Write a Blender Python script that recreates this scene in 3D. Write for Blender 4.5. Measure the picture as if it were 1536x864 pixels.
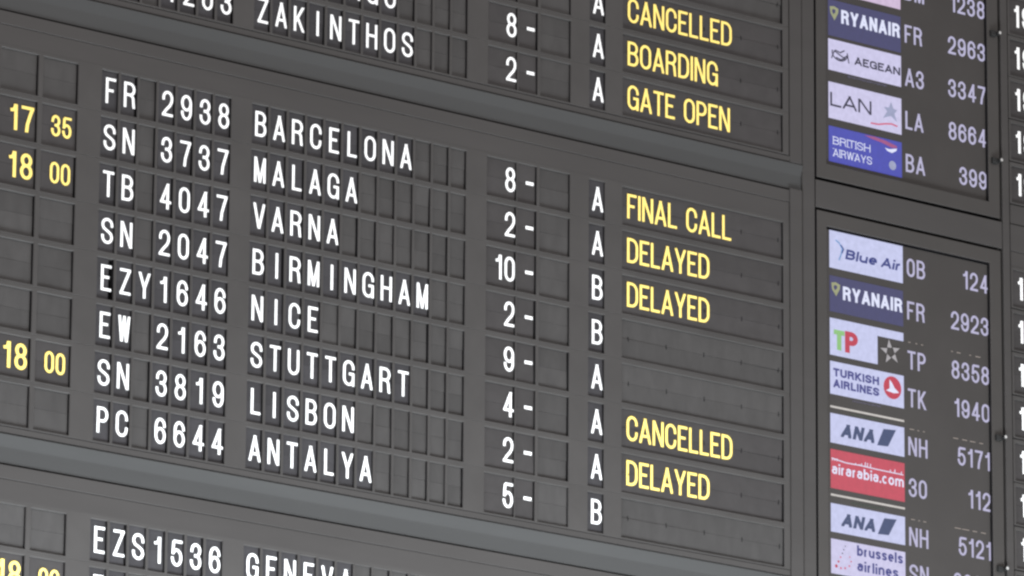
import bpy, math, random
from mathutils import Matrix, Vector
random.seed(11)
for o in list(bpy.data.objects):
    bpy.data.objects.remove(o)
scene = bpy.context.scene
COL = scene.collection
Z0 = 6.35                      # height of the first line of the middle panel above the hall floor

# ------------------------------------------------------------------ camera
# board frame: X to the right, Y down, Z into the board; world: x = X, y = Z, z = Z0 - Y
cam_d = bpy.data.cameras.new('camera')
cam = bpy.data.objects.new('camera', cam_d)
COL.objects.link(cam)
CP = (-8.38246, 4.64666, -12.63849)
RIGHT = (0.79389257, -0.00764838, -0.60800994)
DOWN = (0.16664918, 0.96437107, 0.2054665)
FWD = (0.58477572, -0.26444269, 0.76688163)
def w(v): return Vector((v[0], v[2], -v[1]))
r_, u_, b_ = w(RIGHT), -w(DOWN), -w(FWD)
mat = Matrix(((r_[0], u_[0], b_[0], CP[0]), (r_[1], u_[1], b_[1], CP[2]),
              (r_[2], u_[2], b_[2], Z0 - CP[1]), (0, 0, 0, 1)))
cam.matrix_world = mat
cam_d.sensor_width = 36
cam_d.lens = 9588.0 / 1536 * 36
cam_d.clip_start = 0.1
cam_d.clip_end = 200
scene.camera = cam

# ------------------------------------------------------------------ light
world = bpy.data.worlds.new('World')
scene.world = world
world.use_nodes = True
bg = world.node_tree.nodes['Background']
bg.inputs[0].default_value = (1.0, 0.972, 0.968, 1)
bg.inputs[1].default_value = 0.58
def area(name, loc, target, size, size_y, power, colour):
    l = bpy.data.lights.new(name, 'AREA')
    l.shape = 'RECTANGLE'; l.size = size; l.size_y = size_y
    l.energy = power; l.color = colour
    o = bpy.data.objects.new(name, l); COL.objects.link(o)
    o.location = loc
    o.rotation_euler = (Vector(target) - Vector(loc)).to_track_quat('-Z', 'Y').to_euler()
    return o
area('hall_ceiling_light', (0.6, -7.2, 9.2), (2.8, 0, 6.0), 5, 3, 275, (1.0, 0.94, 0.92))
area('low_fill_light', (1.15, -1.15, 4.0), (1.4, 0, 5.1), 5.4, 0.6, 215, (0.88, 0.955, 1.0))  # added lamp under the board, out of view, brightens its lower half
vs = scene.view_settings
vs.view_transform = 'Standard'; vs.look = 'None'; vs.exposure = 0.0; vs.gamma = 1.0
vs.use_curve_mapping = False
scene.cycles.pixel_filter_type = 'BLACKMAN_HARRIS'
scene.cycles.filter_width = 2.5

# ------------------------------------------------------------------ materials
def srgb(r, g, b):
    f = lambda c: (c / 255 / 12.92) if c <= 10 else ((c / 255 + .055) / 1.055) ** 2.4
    return (f(r), f(g), f(b))
def painted(name, col, rough=.5, var=.12, scale=9., rnd=.0, bump=.0, spec=.5, streak=None):
    m = bpy.data.materials.new(name); m.use_nodes = True
    nt = m.node_tree; N = nt.nodes; L = nt.links
    p = N['Principled BSDF']
    p.inputs['Roughness'].default_value = rough
    p.inputs['Specular IOR Level'].default_value = spec * .3
    tc = N.new('ShaderNodeTexCoord'); geo = N.new('ShaderNodeNewGeometry')
    mp = N.new('ShaderNodeMapping')
    if streak: mp.inputs['Scale'].default_value = streak
    L.new(geo.outputs['Position'], mp.inputs[0])
    n = N.new('ShaderNodeTexNoise'); n.inputs['Scale'].default_value = scale
    n.inputs['Detail'].default_value = 6; n.inputs['Roughness'].default_value = .62
    L.new(mp.outputs[0], n.inputs['Vector'])
    mr = N.new('ShaderNodeMapRange')
    mr.inputs['From Min'].default_value = .3; mr.inputs['From Max'].default_value = .7
    mr.inputs['To Min'].default_value = 1 - var; mr.inputs['To Max'].default_value = 1 + var
    L.new(n.outputs['Fac'], mr.inputs[0])
    oi = N.new('ShaderNodeObjectInfo')
    mr2 = N.new('ShaderNodeMapRange')
    mr2.inputs['To Min'].default_value = 1 - rnd; mr2.inputs['To Max'].default_value = 1 + rnd
    L.new(oi.outputs['Random'], mr2.inputs[0])
    mu = N.new('ShaderNodeMath'); mu.operation = 'MULTIPLY'
    L.new(mr.outputs[0], mu.inputs[0]); L.new(mr2.outputs[0], mu.inputs[1])
    vm = N.new('ShaderNodeVectorMath'); vm.operation = 'SCALE'
    vm.inputs[0].default_value = col
    L.new(mu.outputs[0], vm.inputs['Scale'])
    L.new(vm.outputs[0], p.inputs['Base Color'])
    rr = N.new('ShaderNodeMapRange')
    rr.inputs['To Min'].default_value = rough - .08; rr.inputs['To Max'].default_value = rough + .1
    n2 = N.new('ShaderNodeTexNoise'); n2.inputs['Scale'].default_value = scale * 3.1; n2.inputs['Detail'].default_value = 4
    L.new(geo.outputs['Position'], n2.inputs['Vector'])
    L.new(n2.outputs['Fac'], rr.inputs[0]); L.new(rr.outputs[0], p.inputs['Roughness'])
    if bump:
        b = N.new('ShaderNodeBump'); b.inputs['Strength'].default_value = bump
        b.inputs['Distance'].default_value = .002
        L.new(n.outputs['Fac'], b.inputs['Height']); L.new(b.outputs[0], p.inputs['Normal'])
    return m
def screen_mat(name, col, strength=1.0, glow=None):
    m = bpy.data.materials.new(name); m.use_nodes = True
    nt = m.node_tree; N = nt.nodes; L = nt.links
    p = N['Principled BSDF']
    p.inputs['Base Color'].default_value = (.02, .02, .02, 1)
    p.inputs['Roughness'].default_value = .35
    geo = N.new('ShaderNodeNewGeometry')
    n = N.new('ShaderNodeTexNoise'); n.inputs['Scale'].default_value = 70; n.inputs['Detail'].default_value = 3
    L.new(geo.outputs['Position'], n.inputs['Vector'])
    mr = N.new('ShaderNodeMapRange'); mr.inputs['From Min'].default_value = .3; mr.inputs['From Max'].default_value = .7
    mr.inputs['To Min'].default_value = .93; mr.inputs['To Max'].default_value = 1.07
    L.new(n.outputs['Fac'], mr.inputs[0])
    vm = N.new('ShaderNodeVectorMath'); vm.operation = 'SCALE'; vm.inputs[0].default_value = col
    L.new(mr.outputs[0], vm.inputs['Scale'])
    L.new(vm.outputs[0], p.inputs['Emission Color'])
    p.inputs['Emission Strength'].default_value = strength
    return m
M = {}
M['plate'] = painted('grey_plate_paint', (.0510, .0478, .0464), .48, .10, 5, .03, .12)
M['rail'] = painted('grey_rail_paint', (.0480, .0448, .0436), .46, .09, 2.2, 0, .08, streak=(.5, 1, 3))
M['ledge'] = painted('grey_ledge_paint', (.048, .048, .048), .42, .08, 2.0, 0, .06, streak=(.4, 1, 3))
M['bezel'] = painted('monitor_bezel', (.0475, .0440, .0420), .45, .08, 3, .03, .08)
M['flap'] = painted('blank_flap', (.0490, .0466, .0458), .46, .12, 26, .09, .15, streak=(1, 1, .4))
M['cflap'] = painted('printed_flap', (.0375, .0358, .0385), .50, .12, 30, .12, .12)
M['tflap'] = painted('status_flap', (.0425, .0395, .0395), .48, .10, 22, .08, .12)
M['void'] = painted('black_interior', (.004, .004, .005), .8, .1, 10, spec=.1)
M['edge_shade'] = painted('painted_edge_shade', (.014, .013, .014), .6, .1, 10)  # shade of right window walls and bezel sides, put into the colour
M['steel'] = painted('latch_steel', (.42, .41, .40), .35, .1, 40)
M['black'] = painted('latch_black', (.02, .02, .02), .5, .1, 40)
M['white'] = painted('white_print', (.88, .88, .88), .5, .02, 30)
M['yellow'] = painted('yellow_print', (.92, .70, .19), .5, .04, 30)
M['wall'] = painted('hall_wall', (.30, .30, .30), .8, .08, 2)
M['lcd'] = painted('lcd_surface', (.044, .0405, .039), .40, .06, 6, 0, 0)  # grey reflection of the hall on dark glass, put into the base colour
S = {}
S['text'] = screen_mat('screen_text', srgb(186, 182, 214), .92)
S['dim'] = screen_mat('screen_dim_dash', srgb(172, 160, 152), .8)
S['line'] = screen_mat('screen_separator', srgb(205, 200, 196), .9)
S['smear'] = screen_mat('screen_fine_print', srgb(96, 92, 120), .6)
S['smear_green'] = screen_mat('screen_fine_print_green', srgb(72, 86, 74), .55)
S['tile_white'] = screen_mat('tile_white', srgb(196, 200, 236), .95)
S['tile_pale'] = screen_mat('tile_pale', srgb(204, 200, 234), .93)
S['tile_pink'] = screen_mat('tile_pink', srgb(206, 184, 214), .95)
S['tile_navy'] = screen_mat('tile_navy', srgb(58, 58, 112), .75)
S['tile_blue'] = screen_mat('tile_blue', srgb(62, 68, 182), .85)
S['tile_red'] = screen_mat('tile_red', srgb(198, 62, 84), .9)
S['white'] = screen_mat('logo_white', srgb(222, 226, 250), .98)
S['navy'] = screen_mat('logo_navy', srgb(44, 44, 92), .65)
S['ink'] = screen_mat('logo_ink', srgb(40, 38, 78), .55)
S['slate'] = screen_mat('logo_slate', srgb(56, 76, 128), .65)
S['blue'] = screen_mat('logo_blue', srgb(48, 62, 148), .7)
S['violet'] = screen_mat('logo_violet', srgb(62, 66, 152), .7)
S['sky'] = screen_mat('logo_sky', srgb(110, 158, 215), .85)
S['lime'] = screen_mat('logo_lime', srgb(168, 172, 128), .75)
S['green'] = screen_mat('logo_green', srgb(140, 196, 120), .9)
S['red'] = screen_mat('logo_red', srgb(198, 44, 74), .85)
S['swoosh'] = screen_mat('logo_swoosh_red', srgb(212, 92, 124), .9)
S['ribbon'] = screen_mat('logo_ribbon_red', srgb(160, 76, 130), .9)
S['grey'] = screen_mat('logo_star_grey', srgb(160, 166, 200), .85)
S['silver'] = screen_mat('logo_star_silver', srgb(176, 172, 176), .85)

# ------------------------------------------------------------------ mesh helpers
def shift(x, y, d):
    """Measured on the flap plane -> the same point on a surface standing d metres proud of it."""
    k = d / 12.638
    return x + (CP[0] - x) * k, y + (CP[1] - y) * k
def P(x, y, z): return (x, z, -y)
class MB:
    def __init__(s): s.v = []; s.f = []; s.m = []
    def poly(s, pts, m=0):
        b = len(s.v); s.v += [tuple(p) for p in pts]; s.f.append(tuple(range(b, b + len(pts)))); s.m.append(m)
    def box(s, x0, x1, y0, y1, z0, z1, m=0, c=0.0):
        """x right, y down, z into the board (z0 is the front); c = bevel of the front edges."""
        a, bq = z0, z1
        F = [P(x0 + c, y0 + c, a), P(x0 + c, y1 - c, a), P(x1 - c, y1 - c, a), P(x1 - c, y0 + c, a)]
        G = [P(x0, y0, a + c), P(x0, y1, a + c), P(x1, y1, a + c), P(x1, y0, a + c)]
        B = [P(x0, y0, bq), P(x0, y1, bq), P(x1, y1, bq), P(x1, y0, bq)]
        s.poly(F, m)
        for i in range(4):
            j = (i + 1) % 4
            if c: s.poly([G[i], G[j], F[j], F[i]], m)
            s.poly([B[i], B[j], G[j], G[i]], m)
        s.poly(B[::-1], m)
    def prof(s, pts, x0, x1, m=0):
        """profile [(y, z)...] closed, extruded along x."""
        n = len(pts)
        for i in range(n):
            a, b = pts[i], pts[(i + 1) % n]
            s.poly([P(x0, a[0], a[1]), P(x0, b[0], b[1]), P(x1, b[0], b[1]), P(x1, a[0], a[1])], m)
        s.poly([P(x0, p[0], p[1]) for p in pts][::-1], m)
        s.poly([P(x1, p[0], p[1]) for p in pts], m)
    def cyl(s, cx, cy, r, z0, z1, m=0, n=14, tip=None):
        ring = lambda rr, z: [P(cx + rr * math.cos(t * 2 * math.pi / n), cy + rr * math.sin(t * 2 * math.pi / n), z) for t in range(n)]
        A = ring(r, z0 + .001); B = ring(r, z1); T = ring(r * .75, z0)
        for i in range(n):
            j = (i + 1) % n
            s.poly([A[i], A[j], B[j], B[i]], m)
            s.poly([T[i], T[j], A[j], A[i]], m)
        s.poly(T, m if tip is None else tip)
    def mesh(s, name, mats):
        me = bpy.data.meshes.new(name)
        me.from_pydata(s.v, [], s.f)
        for m in mats: me.materials.append(m)
        if len(mats) > 1: me.polygons.foreach_set('material_index', s.m)
        me.update()
        return me
def link(name, me, parent=None, loc=(0, 0, 0), rot=None):
    o = bpy.data.objects.new(name, me); COL.objects.link(o)
    o.location = loc
    if rot: o.rotation_euler = rot
    if parent: o.parent = parent
    return o
def thing(name, label, cat, loc=(0, 0, 0), group=None):
    o = bpy.data.objects.new(name, None); COL.objects.link(o); o.location = loc
    o.empty_display_size = .05
    o['label'] = label; o['category'] = cat
    if group: o['group'] = group
    return o

# ------------------------------------------------------------------ lettering (stroke font)
def arc(cx, cy, rx, ry, a0, a1, n=None):
    n = n or max(3, int(abs(a1 - a0) / 18))
    return [(cx + rx * math.cos(math.radians(a0 + (a1 - a0) * i / n)),
             cy + ry * math.sin(math.radians(a0 + (a1 - a0) * i / n))) for i in range(n + 1)]
ST = [(0, -1), (0, 2)]; SR = [(1, -1), (1, 2)]
OO = arc(.5, .72, .5, .28, 0, 180) + arc(.5, .28, .5, .28, 180, 360) + [(1, .72)]
EL = lambda cx, cy, rx, ry: arc(cx, cy, rx, ry, 0, 360, 22)
G = {
 'A': (.56, [[(-.10, -.2), (.60, 1.2)], [(1.10, -.2), (.40, 1.2)], [(.14, .27), (.86, .27)]]),
 'B': (.52, [ST, [(0, 1), (.5, 1)] + arc(.5, .765, .44, .235, 90, -90) + [(0, .53)], [(0, .53), (.52, .53)] + arc(.52, .265, .48, .265, 90, -90) + [(0, 0)]]),
 'C': (.53, [[(1, .64)] + arc(.5, .72, .5, .28, 0, 180) + arc(.5, .28, .5, .28, 180, 360) + [(1, .37)]]),
 'D': (.53, [ST, [(0, 1), (.4, 1)] + arc(.4, .68, .6, .32, 90, 0) + arc(.4, .32, .6, .32, 0, -90) + [(0, 0)]]),
 'E': (.46, [ST, [(0, 1), (2, 1)], [(0, .53), (.9, .53)], [(0, 0), (2, 0)]]),
 'F': (.45, [ST, [(0, 1), (2, 1)], [(0, .51), (.88, .51)]]),
 'G': (.54, [[(1, .66)] + arc(.5, .72, .5, .28, 0, 180) + arc(.5, .28, .5, .28, 180, 350) + [(1, .47), (.52, .47)], [(1, .5), (1, -1)]]),
 'H': (.53, [ST, SR, [(0, .53), (1, .53)]]),
 'I': (.14, [[(.5, -1), (.5, 2)]]),
 'J': (.46, [[(1, 2), (1, .28)] + arc(.5, .28, .5, .28, 0, -180) + [(0, .36)]]),
 'K': (.54, [ST, [(-.05, .28), (1.05, 1.2)], [(.28, .56), (1.1, -.22)]]),
 'L': (.44, [ST, [(0, 0), (2, 0)]]),
 'M': (.60, [ST, SR, [(-.04, 1.15), (.52, -.06)], [(1.04, 1.15), (.48, -.06)]]),
 'N': (.53, [ST, SR, [(-.06, 1.14), (1.06, -.14)]]),
 'O': (.54, [OO]),
 'P': (.50, [ST, [(0, 1), (.5, 1)] + arc(.5, .73, .5, .27, 90, -90) + [(0, .46)]]),
 'Q': (.54, [OO, [(.5, .25), (1.05, -.08)]]),
 'R': (.53, [ST, [(0, 1), (.5, 1)] + arc(.5, .755, .46, .245, 90, -90) + [(0, .51)], [(.45, .51), (.72, .48), (.86, .38), (.9, .18), (.94, .02), (1.0, -.2)]]),
 'S': (.53, [[(1, .68)] + arc(.5, .76, .5, .24, 0, 180) + [(.03, .68), (.14, .60), (.4, .53), (.66, .46), (.9, .38), (1, .25)] + arc(.5, .25, .5, .25, 0, -180)[1:] + [(0, .33)]]),
 'T': (.50, [[(.5, -1), (.5, 2)], [(-1, 1), (2, 1)]]),
 'U': (.53, [[(0, 2), (0, .28)] + arc(.5, .28, .5, .28, 180, 360) + [(1, 2)]]),
 'V': (.54, [[(-.10, 1.2), (.57, -.2)], [(1.10, 1.2), (.43, -.2)]]),
 'W': (.70, [[(-.03, 1.2), (.28, -.2)], [(.22, -.2), (.53, 1.2)], [(.47, 1.2), (.78, -.2)], [(.72, -.2), (1.03, 1.2)]]),
 'X': (.54, [[(-.1, 1.16), (1.1, -.16)], [(1.1, 1.16), (-.1, -.16)]]),
 'Y': (.54, [[(-.12, 1.2), (.5, .38)], [(1.12, 1.2), (.5, .38)], [(.5, .44), (.5, -1)]]),
 'Z': (.49, [[(-1, 1), (2, 1)], [(1.02, 1.02), (-.02, -.02)], [(-1, 0), (2, 0)]]),
 '0': (.50, [OO]),
 '1': (.34, [[(.9, -1), (.9, 2)], [(-.15, .78), (.35, .80), (.68, .88), (.86, 1.12)]]),
 '2': (.50, [[(.02, .64)] + arc(.5, .73, .5, .27, 180, 0) + [(.96, .58), (.76, .42), (.3, .2), (.08, .06), (.02, -.04)], [(-1, 0), (2, 0)]]),
 '3': (.50, [[(.02, .67)] + arc(.5, .76, .46, .24, 180, -90) + [(.32, .52)], [(.32, .53), (.5, .53)] + arc(.5, .265, .5, .265, 90, -180) + [(0, .34)]]),
 '4': (.52, [[(.74, -1), (.74, 2)], [(2, .25), (-.1, .25)], [(.02, .22), (.80, 1.08)]]),
 '5': (.50, [[(2, 1), (.12, 1)], [(.14, 1.0), (.06, .44)], [(.06, .47), (.2, .57), (.36, .63)] + arc(.5, .32, .5, .32, 90, -180) + [(0, .33)]]),
 '6': (.50, [EL(.5, .30, .5, .30), [(0, .3), (0, .6)] + arc(.5, .68, .5, .32, 180, 15) + [(.97, .66)]]),
 '7': (.50, [[(-1, 1), (2, 1)], [(1, 1), (.74, .66), (.50, .3), (.38, -.2)]]),
 '8': (.50, [EL(.5, .765, .44, .235), EL(.5, .27, .5, .27)]),
 '9': (.50, [EL(.5, .70, .5, .30), [(1, .7), (1, .4)] + arc(.5, .32, .5, .32, 0, -165) + [(.03, .34)]]),
 '-': (.38, [[(-1, .52), (2, .52)]]),
 '.': (.14, [[(.5, -1), (.5, .13)]]),
 'a': (.46, [[(1, -1), (1, .5)] + arc(.5, .48, .5, .22, 0, 160), EL(.46, .22, .46, .22)]),
 'b': (.48, [ST, EL(.5, .34, .5, .34)]),
 'c': (.44, [arc(.5, .35, .5, .35, 45, 315)]),
 'e': (.46, [arc(.5, .35, .5, .35, -45, -360) + [(0, .35)]]),
 'i': (.14, [[(.5, -1), (.5, .74)], [(.5, .9), (.5, 2)]]),
 'l': (.14, [[(.5, -1), (.5, 2)]]),
 'm': (.72, [[(0, -1), (0, .74)], arc(.25, .48, .25, .22, 180, 0) + [(.5, -1)], arc(.75, .48, .25, .22, 180, 0) + [(1, -1)]]),
 'n': (.46, [[(0, -1), (0, .74)], arc(.5, .44, .5, .26, 180, 0) + [(1, -1)]]),
 'o': (.48, [EL(.5, .35, .5, .35)]),
 'r': (.30, [[(0, -1), (0, .74)], arc(.9, .40, .9, .28, 180, 90)]),
 's': (.42, [[(1, .55)] + arc(.5, .54, .5, .16, 10, 180) + [(.2, .40), (.8, .31)] + arc(.5, .16, .5, .16, 0, -170)]),
 'u': (.46, [[(0, .74), (0, .3)] + arc(.5, .26, .5, .26, 180, 360), [(1, -1), (1, .74)]]),
}
def clip(poly, ax, lim, keep_less):
    out = []
    n = len(poly)
    for i in range(n):
        a, b = poly[i], poly[(i + 1) % n]
        ia = (a[ax] <= lim) if keep_less else (a[ax] >= lim)
        ib = (b[ax] <= lim) if keep_less else (b[ax] >= lim)
        if ia: out.append(a)
        if ia != ib:
            t = (lim - a[ax]) / (b[ax] - a[ax])
            out.append((a[0] + (b[0] - a[0]) * t, a[1] + (b[1] - a[1]) * t))
    return out
def stroke_polys(pts, sx, sy):
    """quads of a mitred stroke; sx / sy = thickness across vertical / horizontal strokes"""
    q = [(p[0] / sx, p[1] / sy) for p in pts]
    qq = [q[0]]
    for p in q[1:]:
        if math.hypot(p[0] - qq[-1][0], p[1] - qq[-1][1]) > 1e-4: qq.append(p)
    q = qq; n = len(q)
    closed = math.hypot(q[0][0] - q[-1][0], q[0][1] - q[-1][1]) < 1e-3
    if closed: q = q[:-1]; n -= 1
    def nrm(a, b):
        dx, dy = b[0] - a[0], b[1] - a[1]; l = math.hypot(dx, dy) or 1
        return (-dy / l, dx / l)
    L, R = [], []
    for i in range(n):
        if closed: n0 = nrm(q[i - 1], q[i]); n1 = nrm(q[i], q[(i + 1) % n])
        else:
            n0 = nrm(q[i - 1], q[i]) if i > 0 else nrm(q[0], q[1])
            n1 = nrm(q[i], q[i + 1]) if i < n - 1 else n0
        mx, my = n0[0] + n1[0], n0[1] + n1[1]
        l = math.hypot(mx, my)
        if l < .3: mx, my = n1; k = 1
        else:
            mx, my = mx / l, my / l; k = min(2.0, 1 / max(.3, mx * n1[0] + my * n1[1]))
        o = .5 * k
        L.append(((q[i][0] + mx * o) * sx, (q[i][1] + my * o) * sy))
        R.append(((q[i][0] - mx * o) * sx, (q[i][1] - my * o) * sy))
    out = []
    for i in range(n if closed else n - 1):
        j = (i + 1) % n
        out.append([L[i], R[i], R[j], L[j]])
    return out
def text_into(mb, s, H, sx, sy, wf=1.0, gap=None, x=0.0, y=0.0, align='l', shear=0.0, fixed=None, m=0, z=0.0):
    """s written with cap height H; (x, y) = left / centre / right of the baseline, y down"""
    gap = H * .10 if gap is None else gap
    ws = []
    for ch in s:
        ws.append(H * .30 if ch == ' ' else (sx if ch in 'Iil.' else G[ch][0] * H * wf))
    if fixed: ws = [min(v, fixed) if ch != '1' else v for v, ch in zip(ws, s)]
    tot = sum(ws) + gap * (len(s) - 1)
    cx = x - (tot if align == 'r' else tot / 2 if align == 'c' else 0)
    for ch, W in zip(s, ws):
        if ch != ' ':
            for k, st in enumerate(G[ch][1]):
                h = sy
                pts = [(sx / 2 + p[0] * (W - sx), h / 2 + p[1] * (H - h)) for p in st]
                for q in stroke_polys(pts, sx, sy):
                    for ax, lim, less in ((0, 0, False), (0, W, True), (1, 0, False), (1, H, True)):
                        q = clip(q, ax, lim, less)
                        if len(q) < 3: break
                    if len(q) >= 3:
                        mb.poly([P(cx + p[0] + shear * p[1], y - p[1], z - k * .00007) for p in q], m)
        cx += W + gap
    return tot
_tc = {}
def char_mesh(s, H, sx, sy, mat, **kw):
    key = (s, H, sx, mat.name, tuple(sorted(kw.items())))
    if key not in _tc:
        mb = MB(); text_into(mb, s, H, sx, sy, y=H / 2, **kw)
        _tc[key] = mb.mesh('character', [mat])
    return _tc[key]

# ------------------------------------------------------------------ flap line (one row of the board)
A = .0568363           # pitch of the single-character cells
D = .006               # the plate stands this far in front of the flaps
RT, RB = -.0515, .0520 # top and bottom of a window, from the row's centre
def cells_main():
    c = [('two', -.321, -.213), ('two', -.198, -.096)]
    for i in list(range(0, 7)) + list(range(8, 20)):
        c.append(('one', i * A - .0248, i * A + .0236))
    c += [('two', 1.1720, 1.2670), ('one', 1.2715, 1.3335), ('two', 1.3436, 1.4425), ('one', 1.5067, 1.5585), ('wide', 1.6180, 2.1660)]
    return c
def plate_mesh(x0, x1, cells, yt=-.0599, yb=.0599):
    """flat plate with bevelled rectangular windows, edges at the row seams"""
    mb = MB(); c = .0016; F = -D; B = .012
    xs = []
    T, Bt = shift(0, RT, D)[1] - 0, shift(0, RB, D)[1]
    T = RT + (CP[1]) * D / 12.638; Bt = RB + (CP[1]) * D / 12.638
    holes = []
    for _, a, b in cells:
        holes.append((shift(a, 0, D)[0], shift(b, 0, D)[0]))
    e = .0006
    # front strips above and below the windows
    def quad(a, b, y0, y1): mb.poly([P(a, y0, F), P(a, y1, F), P(b, y1, F), P(b, y0, F)])
    cur = x0 + e
    for (a, b) in holes:
        quad(cur, a - c, T - c, Bt + c); cur = b + c
        quad(a - c, b + c, yt + e, T - c); quad(a - c, b + c, Bt + c, yb - e)
        o = [(a - c, T - c), (a - c, Bt + c), (b + c, Bt + c), (b + c, T - c)]
        i_ = [(a, T), (a, Bt), (b, Bt), (b, T)]
        for k in range(4):
            j = (k + 1) % 4
            mb.poly([P(*o[j], F), P(*o[k], F), P(*i_[k], F + c), P(*i_[j], F + c)])
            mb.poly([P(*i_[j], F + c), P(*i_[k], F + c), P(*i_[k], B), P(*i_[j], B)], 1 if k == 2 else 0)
    quad(cur, x1 - e, T - c, Bt + c)
    cur = x0 + e
    for (a, b) in holes:
        quad(cur, a - c, yt + e, T - c); quad(cur, a - c, Bt + c, yb - e); cur = b + c
    quad(cur, x1 - e, yt + e, T - c); quad(cur, x1 - e, Bt + c, yb - e)
    # bevelled outer edge and returns
    o = [(x0 + e, yt + e), (x0 + e, yb - e), (x1 - e, yb - e), (x1 - e, yt + e)]
    i_ = [(x0, yt), (x0, yb), (x1, yb), (x1, yt)]
    for k in range(4):
        j = (k + 1) % 4
        mb.poly([P(*i_[k], F + e), P(*i_[j], F + e), P(*o[j], F), P(*o[k], F)])
        mb.poly([P(*i_[k], B), P(*i_[j], B), P(*i_[j], F + e), P(*i_[k], F + e)])
    return mb.mesh('row_plate', [M['plate'], M['edge_shade']])
_um = {}
def unit_meshes(kind, wd):
    key = round(wd, 4)
    if key not in _um:
        h = .0555
        b = MB()                                 # dark open-fronted case behind the flaps
        x = wd / 2 + .001
        b.box(-x, x, -h, h, .0125, .0165)
        case = b.mesh('flap_unit', [M['void']])
        fw = wd / 2 - .0013
        res = [case]
        for k in range(2):
            f = MB()
            y0, y1 = (-.0545, -.00022) if k == 0 else (.00022, .0545)
            f.box(-fw, fw, y0, y1, 0, .0009, c=.0001)
            # little hub notches where the flap hangs on its drum
            ny = y1 if k == 0 else y0
            xs = [-fw + .004, fw - .004] if kind != 'wide' else [-fw + .024 + t * (2 * fw - .036) / 4 for t in range(5)]
            if kind == 'wide':
                for q in xs:
                    s0 = -.006 if k == 0 else 0
                    f.box(q - .0012, q + .0012, ny + s0, ny + s0 + .006, -.0003, .0002, m=1)
            res.append(f)
        _um[key] = res
    return _um[key]
_fm = {}
def flap_mesh(kind, wd, k, mat):
    key = (round(wd, 4), k, mat.name)
    if key not in _fm:
        _fm[key] = unit_meshes(kind, wd)[1 + k].mesh('upper_flap' if k == 0 else 'lower_flap', [mat, M['void']])
    return _fm[key]
def flap_unit(root, kind, a, b, txt=None, dx=0.0, colour='white'):
    xa, xb = shift(a, 0, D)[0], shift(b, 0, D)[0]
    cx = (xa + xb) / 2; wd = xb - xa
    dy = CP[1] * D / 12.638 * .5
    u = link('flap_unit', unit_meshes(kind, wd)[0], root, (cx, 0, -dy))
    mat = M['flap'] if txt is None else (M['tflap'] if (colour == 'yellow' or kind == 'two' or txt == '-') else M['cflap'])
    j = random.gauss(0, .0010) + dx
    for k in range(2):
        ry = random.gauss(0, .010) * (1 if kind == 'one' else .35)
        rx = random.gauss(0, .012)
        o = link('upper_flap' if k == 0 else 'lower_flap', flap_mesh(kind, wd, k, mat), u,
                 (j, random.random() * .0008, 0), (rx, 0, ry))
    if txt is not None:
        H, sx, sy, wf, tx, gap = .0660, .0076, .0070, 1.0, (a + b) / 2 + .0006, .0062
        al = 'c'
        if kind == 'wide': H, sx, sy, wf, tx, al, gap = .067, .0079, .0072, 1.035, 1.6318, 'l', .0056
        elif colour == 'yellow' and a < -.3: H, sx, sy, wf, tx, gap = .066, .0094, .0080, 1.10, -.2590, .0100
        elif colour == 'yellow': H, sx, sy, wf, tx, gap = .0545, .0072, .0064, 1.0, -.1430, .0050
        elif kind == 'two' and a > 2: H, sx, sy, tx, gap, al = .064, .0095, .0078, a + .0125, .010, 'l'
        elif kind == 'two': H, sx, sy, wf, tx, al, gap = .0660, .0078, .0072, 1.0, 1.2620, 'r', .0080
        elif txt == '-': H, sx, sy, tx = .0665, .0088, .0088, 1.3087
        elif kind == 'one': tx = (a + b) / 2 + .0006
        kw = dict(wf=wf, gap=gap, align=al, fixed=(.0355 if kind == 'one' else None))
        me = char_mesh(txt, H, sx, sy, M['yellow'] if colour == 'yellow' else M['white'], **kw)
        link('character', me, u, (tx - cx, -.0016, dy - .000))
    return u
main_cells = cells_main()
PX0, PX1 = -.62, 2.1868
main_plate = plate_mesh(PX0, shift(PX1, 0, D)[0], main_cells)
GROUP = 'split-flap lines of the departure board'
def flap_line(y, label, time=None, flight='       ', dest='', gate=None, hall=None, status=None, nudge={}):
    root = thing('flap_line', label, 'display line', (0, 0, Z0 - y), GROUP)
    link('row_plate', main_plate, root)
    vals = [time[:2] if time else None, time[2:] if time else None]
    vals += [c if c != ' ' else None for c in (flight + '       ')[:7]]
    vals += [c if c != ' ' else None for c in (dest + ' ' * 12)[:12]]
    vals += [gate, '-' if gate else None, None, hall, status]
    for i, ((kind, a, b), t) in enumerate(zip(main_cells, vals)):
        flap_unit(root, kind, a, b, t, nudge.get(i, 0), 'yellow' if (i < 2 or kind == 'wide') else 'white')
    return root
# flight text: three letters + four figures
flap_line(-.78, 'blank display line at the very top of the upper panel, above the CANCELLED line')
flap_line(-.66, 'empty display line directly above the one that says CANCELLED in the upper panel')
flap_line(-.54, 'upper panel line with hall A and yellow CANCELLED, above the BOARDING line', hall='A', status='CANCELLED')
flap_line(-.42, 'line with gate 8, hall A and yellow BOARDING, above the ZAKINTHOS line', dest='SANTIAGO', gate='8', hall='A', status='BOARDING')
flap_line(-.30, 'ZAKINTHOS line with gate 2 and yellow GATE OPEN, lowest of the upper panel', flight='TB 1203', dest='ZAKINTHOS', gate='2', hall='A', status='GATE OPEN')
flap_line(.00, 'BARCELONA line, FR 2938, gate 8, yellow FINAL CALL, top of the middle panel', flight='FR 2938', dest='BARCELONA', gate='8', hall='A', status='FINAL CALL')
flap_line(.12, 'MALAGA line, SN 3737, new time 17 35 in yellow and DELAYED', '1735', 'SN 3737', 'MALAGA', '2', 'A', 'DELAYED')
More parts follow.
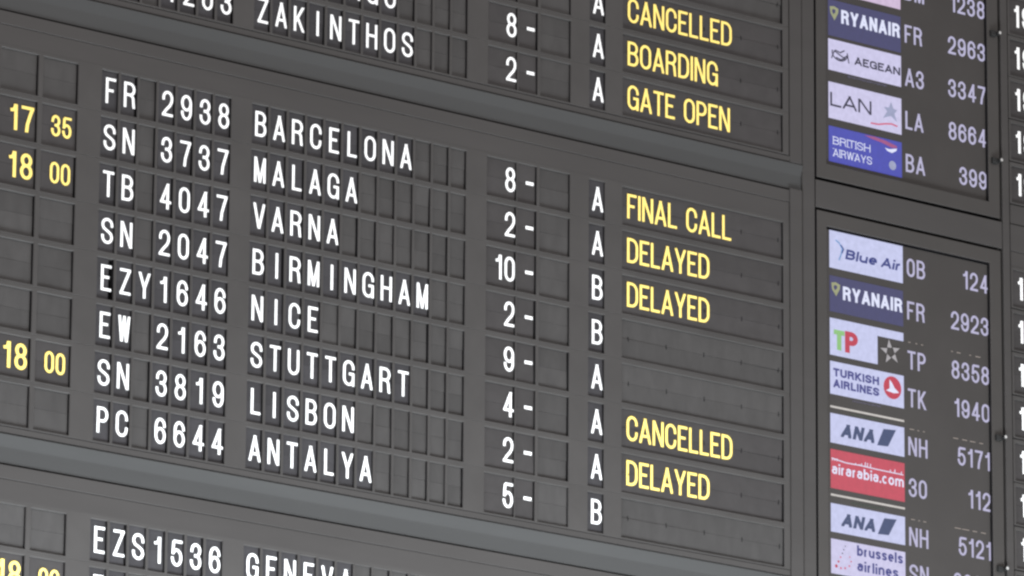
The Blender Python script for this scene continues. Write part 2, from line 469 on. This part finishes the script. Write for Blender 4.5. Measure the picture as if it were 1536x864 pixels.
flap_line(.24, 'VARNA line, TB 4047, gate 10, hall B, yellow 18 00 and DELAYED', '1800', 'TB 4047', 'VARNA', '10', 'B', 'DELAYED')
flap_line(.36, 'BIRMINGHAM line, SN 2047, gate 2, hall B, with blank status', None, 'SN 2047', 'BIRMINGHAM', '2', 'B')
flap_line(.48, 'NICE line, EZY1646, gate 9, with a wide black gap beside the first E', None, 'EZY1646', 'NICE', '9', 'A', nudge={2: -.0075, 3: .0010})
flap_line(.60, 'STUTTGART line, EW 2163, gate 4, yellow CANCELLED status', None, 'EW 2163', 'STUTTGART', '4', 'A', 'CANCELLED')
flap_line(.72, 'LISBON line, SN 3819, yellow 18 00 and DELAYED, gate 2', '1800', 'SN 3819', 'LISBON', '2', 'A', 'DELAYED')
flap_line(.84, 'ANTALYA line, PC 6644, gate 5, hall B, bottom of the middle panel', None, 'PC 6644', 'ANTALYA', '5', 'B')
flap_line(1.14, 'GENEVA line, EZS1536, first line of the lower panel', None, 'EZS1536', 'GENEVA')
flap_line(1.26, 'line below GENEVA starting with yellow 18 00, cut by the bottom of the picture', '1800', 'FR     ')
flap_line(1.38, 'blank display line, third of the lower panel, under the cut-off 18 00 line')

# right-hand time column
rc = [('two', 2.9885, 3.0990), ('two', 3.1140, 3.2160)]
rplate = plate_mesh(shift(2.9800, 0, D)[0], 3.32, rc)
RG = 'lines of the time column at the right edge'
rl = [(-.9220, 'topmost line of the right-hand time column, above the picture'),
      (-.7985, 'uppermost 19 of the right-hand time column, just above the top black latch'),
      (-.6770, '19 in the right-hand time column just below the top black latch'),
      (-.5560, 'third 19 down in the upper right-hand time column, level with the winged bird tile row'),
      (-.4335, '19 just above the second latch of the upper right-hand time column'),
      (-.3105, '19 just below the second latch, last line above the right-hand divider'),
      (-.0120, 'first time line below the right-hand divider, beside flight number 124'),
      (.1105, 'second time line below the right-hand divider, beside flight number 2923'),
      (.2330, 'third time line below the right-hand divider, beside flight number 8358'),
      (.3560, 'time line at right just above the third black latch, beside number 1940'),
      (.4790, 'time line at right just below the third black latch, beside number 5171'),
      (.6010, 'time line at right, beside the short flight number 112'),
      (.7240, 'time line at right, just above the bottom black latch and beside number 5121'),
      (.8470, 'lowest time line at the right edge, below the bottom black latch')]
for y, lab in rl:
    root = thing('time_line', lab, 'display line', (0, 0, Z0 - y), RG)
    link('row_plate', rplate, root)
    for i, (k, a, b) in enumerate(rc):
        flap_unit(root, k, a, b, '19' if i == 0 else None)

# ------------------------------------------------------------------ cabinet
cab = thing('board_cabinet', 'dark grey metal cabinet of rails and posts framing the flap lines and screens', 'cabinet', (0, 0, Z0))
def crail(name, x0, x1, y0, y1, d, mat='rail', dep=.03, c=.0012, parent=None):
    ax, ay = shift(x0, y0, d); bx, by = shift(x1, y1, d)
    mb = MB(); mb.box(ax, bx, ay, by, -d, dep, c=c)
    return link(name, mb.mesh(name, [M[mat]]), parent or cab)
XL, XR = PX0, 2.1868
def bottom_group(y0, xl, xr):
    """y0 = row-8 position of the panel above; foot strip, sloped ledge, rails down to the next panel's first line"""
    crail('foot_strip', xl, xr, y0 + .0605 - .0012, y0 + .0755, D)
    mb = MB()                                   # ledge: leans back towards its lower edge, then a flat fascia
    a = shift(0, y0 + .0770, .0085)[1]; b = shift(0, y0 + .1130, .001)[1]; c_ = shift(0, y0 + .1515, .001)[1]
    x0, x1 = shift(xl, 0, .006)[0], shift(xr, 0, .006)[0]
    mb.prof([(a, -.0080), (a + .002, -.0088), (b - .008, -.0026), (b - .002, -.0012), (b + .004, -.001), (c_ - .001, -.001), (c_, .0), (c_, .03), (a, .03)], x0, x1)
    link('sloped_ledge', mb.mesh('sloped_ledge', [M['ledge']]), cab)
    crail('lower_rail', xl, xr, y0 + .1540, y0 + .1885, .006)
def head(y, xl, xr):
    crail('head_strip', xl, xr, y - .1105, y - .0600, D)
bottom_group(-.30, XL, 2.2325); bottom_group(.84, XL, XR)
head(0, XL, XR); head(1.14, XL, XR)
# posts between the flap panels and the screens
crail('post', 2.1908, 2.2325, -.1520, 1.60, .010)
crail('post', 2.1908, 2.2325, -1.05, -.2245, .008)
crail('post', 2.2345, 2.2775, -1.05, 1.60, .007, c=.002)
crail('post', 2.9535, 2.9780, -1.05, 1.60, .010)
crail('cross_rail', 2.2805, 2.9500, -.1930, -.1170, .008)
# right-hand column rails
crail('foot_strip', 2.9805, 3.32, -.2500, -.1950, D); crail('cross_rail', 2.9805, 3.32, -.1935, -.1170, .008)
crail('head_strip', 2.9805, 3.32, -.1155, -.0715, D)
crail('foot_strip', 2.9805, 3.32, .9065, 1.60, D)
mb = MB(); mb.box(PX0, 3.32, -1.05, 1.60, .034, .05)
link('back_panel', mb.mesh('back_panel', [M['void']]), cab)

# ------------------------------------------------------------------ screens
SZ = .002                                       # the glass lies this far behind the flap plane
def sp(x, y): return shift(x, y, -SZ)
def monitor(label, y0, y1, oy0, oy1, latches):
    root = thing('lcd_monitor', label, 'monitor', (0, 0, Z0))
    d = .008
    X0, X1 = 2.2845, 2.9440
    ax, ay = shift(X0, y0, d); bx, by = shift(X1, y1, d)
    ox0, oy0_ = shift(2.3190, oy0, d); ox1, oy1_ = shift(2.9035, oy1, d)
    mb = MB(); c = .0018
    o = [(ax, ay), (ax, by), (bx, by), (bx, ay)]; i_ = [(ox0, oy0_), (ox0, oy1_), (ox1, oy1_), (ox1, oy0_)]
    def off(p, s, q): 
        cx, cy = (p[0][0] + p[2][0]) / 2, (p[0][1] + p[2][1]) / 2
        return [(x + s * (1 if x < cx else -1), y + s * (1 if y < cy else -1)) for x, y in p]
    oi = off(o, c, 1); ii = off(i_, -c, 1)
    for k in range(4):
        j = (k + 1) % 4
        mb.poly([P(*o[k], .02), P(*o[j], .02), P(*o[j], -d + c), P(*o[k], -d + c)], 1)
        mb.poly([P(*o[k], -d + c), P(*o[j], -d + c), P(*oi[j], -d), P(*oi[k], -d)])
        mb.poly([P(*oi[k], -d), P(*oi[j], -d), P(*ii[j], -d), P(*ii[k], -d)])
        mb.poly([P(*ii[k], -d), P(*ii[j], -d), P(*i_[j], -d + c), P(*i_[k], -d + c)])
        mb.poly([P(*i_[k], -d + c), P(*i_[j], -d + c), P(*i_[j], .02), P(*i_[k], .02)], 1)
    link('bezel', mb.mesh('bezel', [M['bezel'], M['edge_shade']]), root)
    mb = MB(); mb.box(ox0 - .004, ox1 + .012, oy0_ - .004, oy1_ + .004, SZ, SZ + .006)
    link('screen', mb.mesh('screen', [M['lcd']]), root)
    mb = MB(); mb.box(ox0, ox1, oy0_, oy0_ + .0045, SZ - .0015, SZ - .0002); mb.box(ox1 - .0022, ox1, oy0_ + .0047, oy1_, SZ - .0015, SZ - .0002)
    link('black_strip', mb.mesh('black_strip', [M['void']]), root)  # black strips along the top and right of the opening
    for (lx, ly) in latches:
        qx, qy = shift(lx, ly, .022)
        mb = MB()
        mb.cyl(qx, qy, .0058, -.026, .0, 0, tip=1)
        mb.box(qx - .024, qx - .0060, qy - .006, qy + .010, -.019, -.009, c=.003)
        link('latch', mb.mesh('latch', [M['black'], M['steel']]), root)
    return root
up = monitor('upper LCD screen ending with flight BA 399 beside a blue tile', -1.05, -.2015, -1.02, -.2440, [(2.9485, -.738), (2.9485, -.370)])
lo = monitor('lower LCD screen starting with flight 0B 124, with one red tile', -.1090, 1.60, -.0680, 1.56, [(2.9500, .4175), (2.9500, .7845)])
TX0, TX1 = 2.3265, 2.5865
class Tile:
    """a logo tile; u, v run 0..1 over its width and height, v down"""
    def __init__(s, root, mat, y0, y1, notch=False):
        s.W = TX1 - TX0; s.H = y1 - y0
        x, y = sp(TX0, y0); s.ox, s.oy = x, y
        mb = MB(); z = SZ - .0006
        q = lambda u0, v0, u1, v1: mb.box(u0 * s.W, u1 * s.W, v0 * s.H, v1 * s.H, 0, .0004)
        if notch: q(0, 0, 1, .225); q(0, .225, .645, 1)
        else: q(0, 0, 1, 1)
        s.o = link('logo_tile', mb.mesh('logo_tile', [S[mat]]), root, (x, z, -y)); s.n = 0
    def add(s, name, mat, fn):
        mb = MB(); fn(mb); s.n += 1
        return link(name, mb.mesh(name, [S[mat]]), s.o, (0, -.0004 - .0003 * s.n, 0))
    def text(s, mat, t, u0, u1, v0, v1, bold=.17, shear=0, wf=1.0, serif=False):
        H = (v1 - v0) * s.H; Wd = (u1 - u0) * s.W
        def fn(mb):
            # width fitted to the measured extent
            sx = H * bold; gap = H * .13
            base = 0
            for c in t: base += H * .3 if c == ' ' else (sx if c in 'Iil.' else 0)
            var = sum(G[c][0] * H for c in t if c not in ' Iil.')
            f = (Wd - base - gap * (len(t) - 1)) / var
            text_into(mb, t, H, sx, H * bold * .85, wf=f, gap=gap, x=u0 * s.W, y=v1 * s.H, shear=shear)
            if serif:
                x = u0 * s.W
                for c in t:
                    W = sx if c == 'I' else G[c][0] * H * f
                    for yy in (v0 * s.H + H * .03, v1 * s.H - H * .03):
                        if c in 'BRITHAI':
                            mb.box(x - H * .07, x + sx + H * .07, yy - H * .035, yy + H * .035, -.0003, 0)
                    x += W + gap
        return s.add('lettering', mat, fn)
    def poly(s, name, mat, pts):
        return s.add(name, mat, lambda mb: mb.poly([P(u * s.W, v * s.H, 0) for u, v in pts]))
    def strokes(s, name, mat, paths, th):
        def fn(mb):
            for k, p in enumerate(paths):
                for q in stroke_polys([(u * s.W, -v * s.H) for u, v in p], th, th):
                    mb.poly([P(a, -b, -k * .00005) for a, b in q])
        return s.add(name, mat, fn)
def circ(u, v, r, ar, n=20): return [(u + r * math.cos(t * 2 * math.pi / n), v - r * ar * math.sin(t * 2 * math.pi / n)) for t in range(n)]
def scr_text(root, code, num, y, fine=None):
    H = .0515
    for t, al, xx in ((code, 'l', 2.6005), (num, 'r', 2.8945)):
        mb = MB()
        text_into(mb, t, H, .0072, .0066, wf=1.12, gap=.0070, align=al)
        X, Y = sp(xx, y + H / 2)
        link('flight_code' if al == 'l' else 'flight_number', mb.mesh('text', [S['text']]), root, (X, SZ - .0008, -Y))
def dashes(root, y, segs):
    mb = MB()
    for a, b, o in segs:
        mb.box(a, b, o, o + .0022, 0, .0002)
    X, Y = sp(0, y)
    link('stray_pixels', mb.mesh('stray_pixels', [S['dim']]), root, (X, SZ - .0008, -Y))
def separator(root, y):
    x, yy = sp(TX0, y)
    mb = MB(); mb.box(0, TX1 - TX0, -.0028, .0028, 0, .0003)
    link('separator_line', mb.mesh('separator_line', [S['line']]), root, (x, SZ - .0008, -yy))
def fine_print(root, y, mat, u0=.28, u1=.72):
    x, yy = sp(TX0, y); W = TX1 - TX0
    mb = MB(); x0 = u0 * W
    rnd = random.Random(int(y * 1000))
    while x0 < u1 * W:
        ww = rnd.uniform(.002, .005)
        mb.box(x0, x0 + ww, rnd.uniform(-.004, -.002), rnd.uniform(.001, .003), 0, .0002)
        x0 += ww + rnd.uniform(.001, .003)
    link('fine_print', mb.mesh('fine_print', [S[mat]]), root, (x, SZ - .0008, -yy))
def bird(t):
    t.strokes('bird_emblem', 'ink', [arc(.155, .40, .105, .24, 195, -15, 10), [(.04, .62), (.08, .36), (.14, .44), (.21, .52), (.27, .40)], [(.09, .33), (.16, .38), (.22, .28)], [(.10, .56), (.17, .60), (.23, .52)], [(.26, .42), (.28, .66)]], .0038)
def shield(t):
    t.poly('harp_emblem', 'lime', [(.02, .20), (.08, .17), (.14, .22), (.135, .34), (.085, .56), (.03, .38)])
    t.poly('harp_emblem', 'tile_navy', [(.055, .27), (.08, .25), (.10, .28), (.095, .34), (.07, .40), (.05, .33)])
# upper screen
t = Tile(up, 'tile_pink', -.83, -.7330)
t = Tile(up, 'tile_navy', -.7120, -.6090); shield(t); t.text('white', 'RYANAIR', .175, .985, .22, .60, .23)
t = Tile(up, 'tile_pale', -.5995, -.5110); bird(t); t.text('ink', 'AEGEAN', .355, .985, .39, .65, .25)
fine_print(up, -.5035, 'smear', .26, .80)
t = Tile(up, 'tile_pale', -.4775, -.3745); t.text('ink', 'LAN', .02, .585, .28, .66, .17)
t.poly('star_emblem', 'grey', [(.855, .16), (.885, .33), (.935, .36), (.90, .47), (.935, .68), (.85, .55), (.74, .66), (.80, .45), (.755, .34), (.825, .33)])
t.strokes('swoosh_emblem', 'swoosh', [[(.57, .88), (.68, .865), (.78, .80), (.86, .77), (.94, .80)]], .0045)
t = Tile(up, 'tile_blue', -.3525, -.2525)
t.text('white', 'BRITISH', .055, .565, .28, .50, .13, serif=True); t.text('white', 'AIRWAYS', .055, .585, .62, .84, .13, serif=True)
t.poly('ribbon_emblem', 'ribbon', [(.48, .04), (.62, .02), (.78, .06), (.93, .14), (.93, .20), (.86, .22), (.72, .14), (.58, .10)])
t.poly('ribbon_emblem', 'white', [(.76, .26), (.82, .28), (.93, .21), (.92, .28), (.86, .37), (.80, .34)])
t.poly('globe_emblem', 'grey', circ(.865, .72, .05, t.W / t.H))
for a, b, y in (('BM', '1238', -.7905), ('FR', '2963', -.6675), ('A3', '3347', -.5435), ('LA', '8664', -.4205), ('BA', '399', -.2985)):
    scr_text(up, a, b, y)
# lower screen
t = Tile(lo, 'tile_white', -.0590, .0455); t.text('blue', 'Blue Air', .21, .965, .42, .69, .27, shear=.22)
t.strokes('wing_emblem', 'sky', [[(.08, .24), (.13, .30), (.17, .44), (.155, .60), (.125, .76)]], .0040)
t.strokes('wing_emblem', 'blue', [[(.15, .34), (.188, .44), (.165, .56)]], .0038)
t = Tile(lo, 'tile_navy', .0670, .1670); shield(t); t.text('white', 'RYANAIR', .175, .985, .24, .62, .23)
t = Tile(lo, 'tile_white', .1850, .2875, True); t.text('green', 'T', .05, .195, .30, .84, .28); t.text('red', 'P', .20, .375, .28, .86, .28)
for k in range(5):
    a = math.radians(90 + 72 * k + 8); f = lambda r, b: (.815 + r * math.cos(a + b), .60 - r * 2.5 * math.sin(a + b))
    t.poly('star_point', 'silver', [f(.140, 0), f(.062, .62), f(.055, -.55)])
t = Tile(lo, 'tile_white', .3047, .3955); t.text('violet', 'TURKISH', .04, .66, .20, .45, .29); t.text('violet', 'AIRLINES', .04, .66, .54, .79, .29)
t.poly('round_emblem', 'red', circ(.84, .44, .122, t.W / t.H))
t.poly('goose_emblem', 'white', [(.80, .20), (.835, .30), (.87, .44), (.93, .56), (.86, .60), (.75, .56), (.80, .48)])
fine_print(lo, .4035, 'smear', .30, .68)
separator(lo, .4305); fine_print(lo, .4415, 'smear_green', .28, .72)
def slant(y0, y1):
    t = Tile(lo, 'tile_white', y0, y1); t.text('slate', 'ANA', .135, .585, .29, .75, .31, shear=.25)
    t.poly('flag_emblem', 'slate', [(.625, .79), (.715, .19), (.885, .15), (.775, .76)])
slant(.4485, .5298)
t = Tile(lo, 'tile_red', .5475, .6545); t.text('white', 'airarabia.com', .015, .985, .36, .63, .19)
rnd = random.Random(4)
t.strokes('script_lettering', 'white', [[(.01, .235), (.20, .29), (.40, .285), (.62, .30), (.98, .31)]] +
          [[(u, .29), (u + .004, .29 - rnd.uniform(.03, .12))] for u in (.02, .05, .08, .33, .38, .41, .46, .49, .53, .80, .86, .95)], .0028)
separator(lo, .6725); fine_print(lo, .6855, 'smear_green', .28, .72)
slant(.6957, .7734)
t = Tile(lo, 'tile_pale', .7925, .8870); t.text('violet', 'brussels', .345, .965, .06, .36, .24); t.text('violet', 'airlines', .345, .90, .50, .80, .24)
for k, (u, v, r) in enumerate([(.185, .16, .007), (.165, .27, .008), (.145, .38, .009), (.12, .50, .011), (.09, .64, .014), (.06, .78, .019), (.12, .82, .013), (.175, .80, .013), (.23, .72, .012), (.255, .58, .010), (.235, .46, .009)]):
    t.poly('dot_emblem', 'red' if k in (4, 5) else 'ink' if k < 3 else 'swoosh', circ(u, v, r, 2.6, 8))
for a, b, y in (('0B', '124', -.0030), ('FR', '2923', .1180), ('TP', '8358', .2565), ('TK', '1940', .3620), ('NH', '5171', .4965), ('30', '112', .6105), ('NH', '5121', .7465), ('SN', '2093', .8480)):
    scr_text(lo, a, b, y)
sg = [(2.604, 2.612, 0), (2.630, 2.636, 0), (2.650, 2.657, 0), (2.758, 2.764, 0), (2.778, 2.792, 0), (2.824, 2.830, 0), (2.846, 2.864, 0)]
dashes(lo, .2060, sg)
dashes(lo, .4480, [(2.606, 2.622, 0), (2.634, 2.640, 0), (2.654, 2.660, 0), (2.762, 2.780, 0), (2.794, 2.812, 0), (2.822, 2.842, 0), (2.856, 2.870, 0)])
dashes(lo, .6975, [(2.608, 2.622, 0), (2.634, 2.640, 0), (2.652, 2.662, 0), (2.764, 2.786, 0), (2.790, 2.816, 0), (2.828, 2.844, 0), (2.858, 2.876, 0)])

# ------------------------------------------------------------------ the wall the board hangs on
mb = MB(); mb.box(-3, 6, -2.2, 3.2, .12, .3)
wl = link('wall', mb.mesh('wall', [M['wall']]), None, (0, 0, Z0)); wl['kind'] = 'structure'
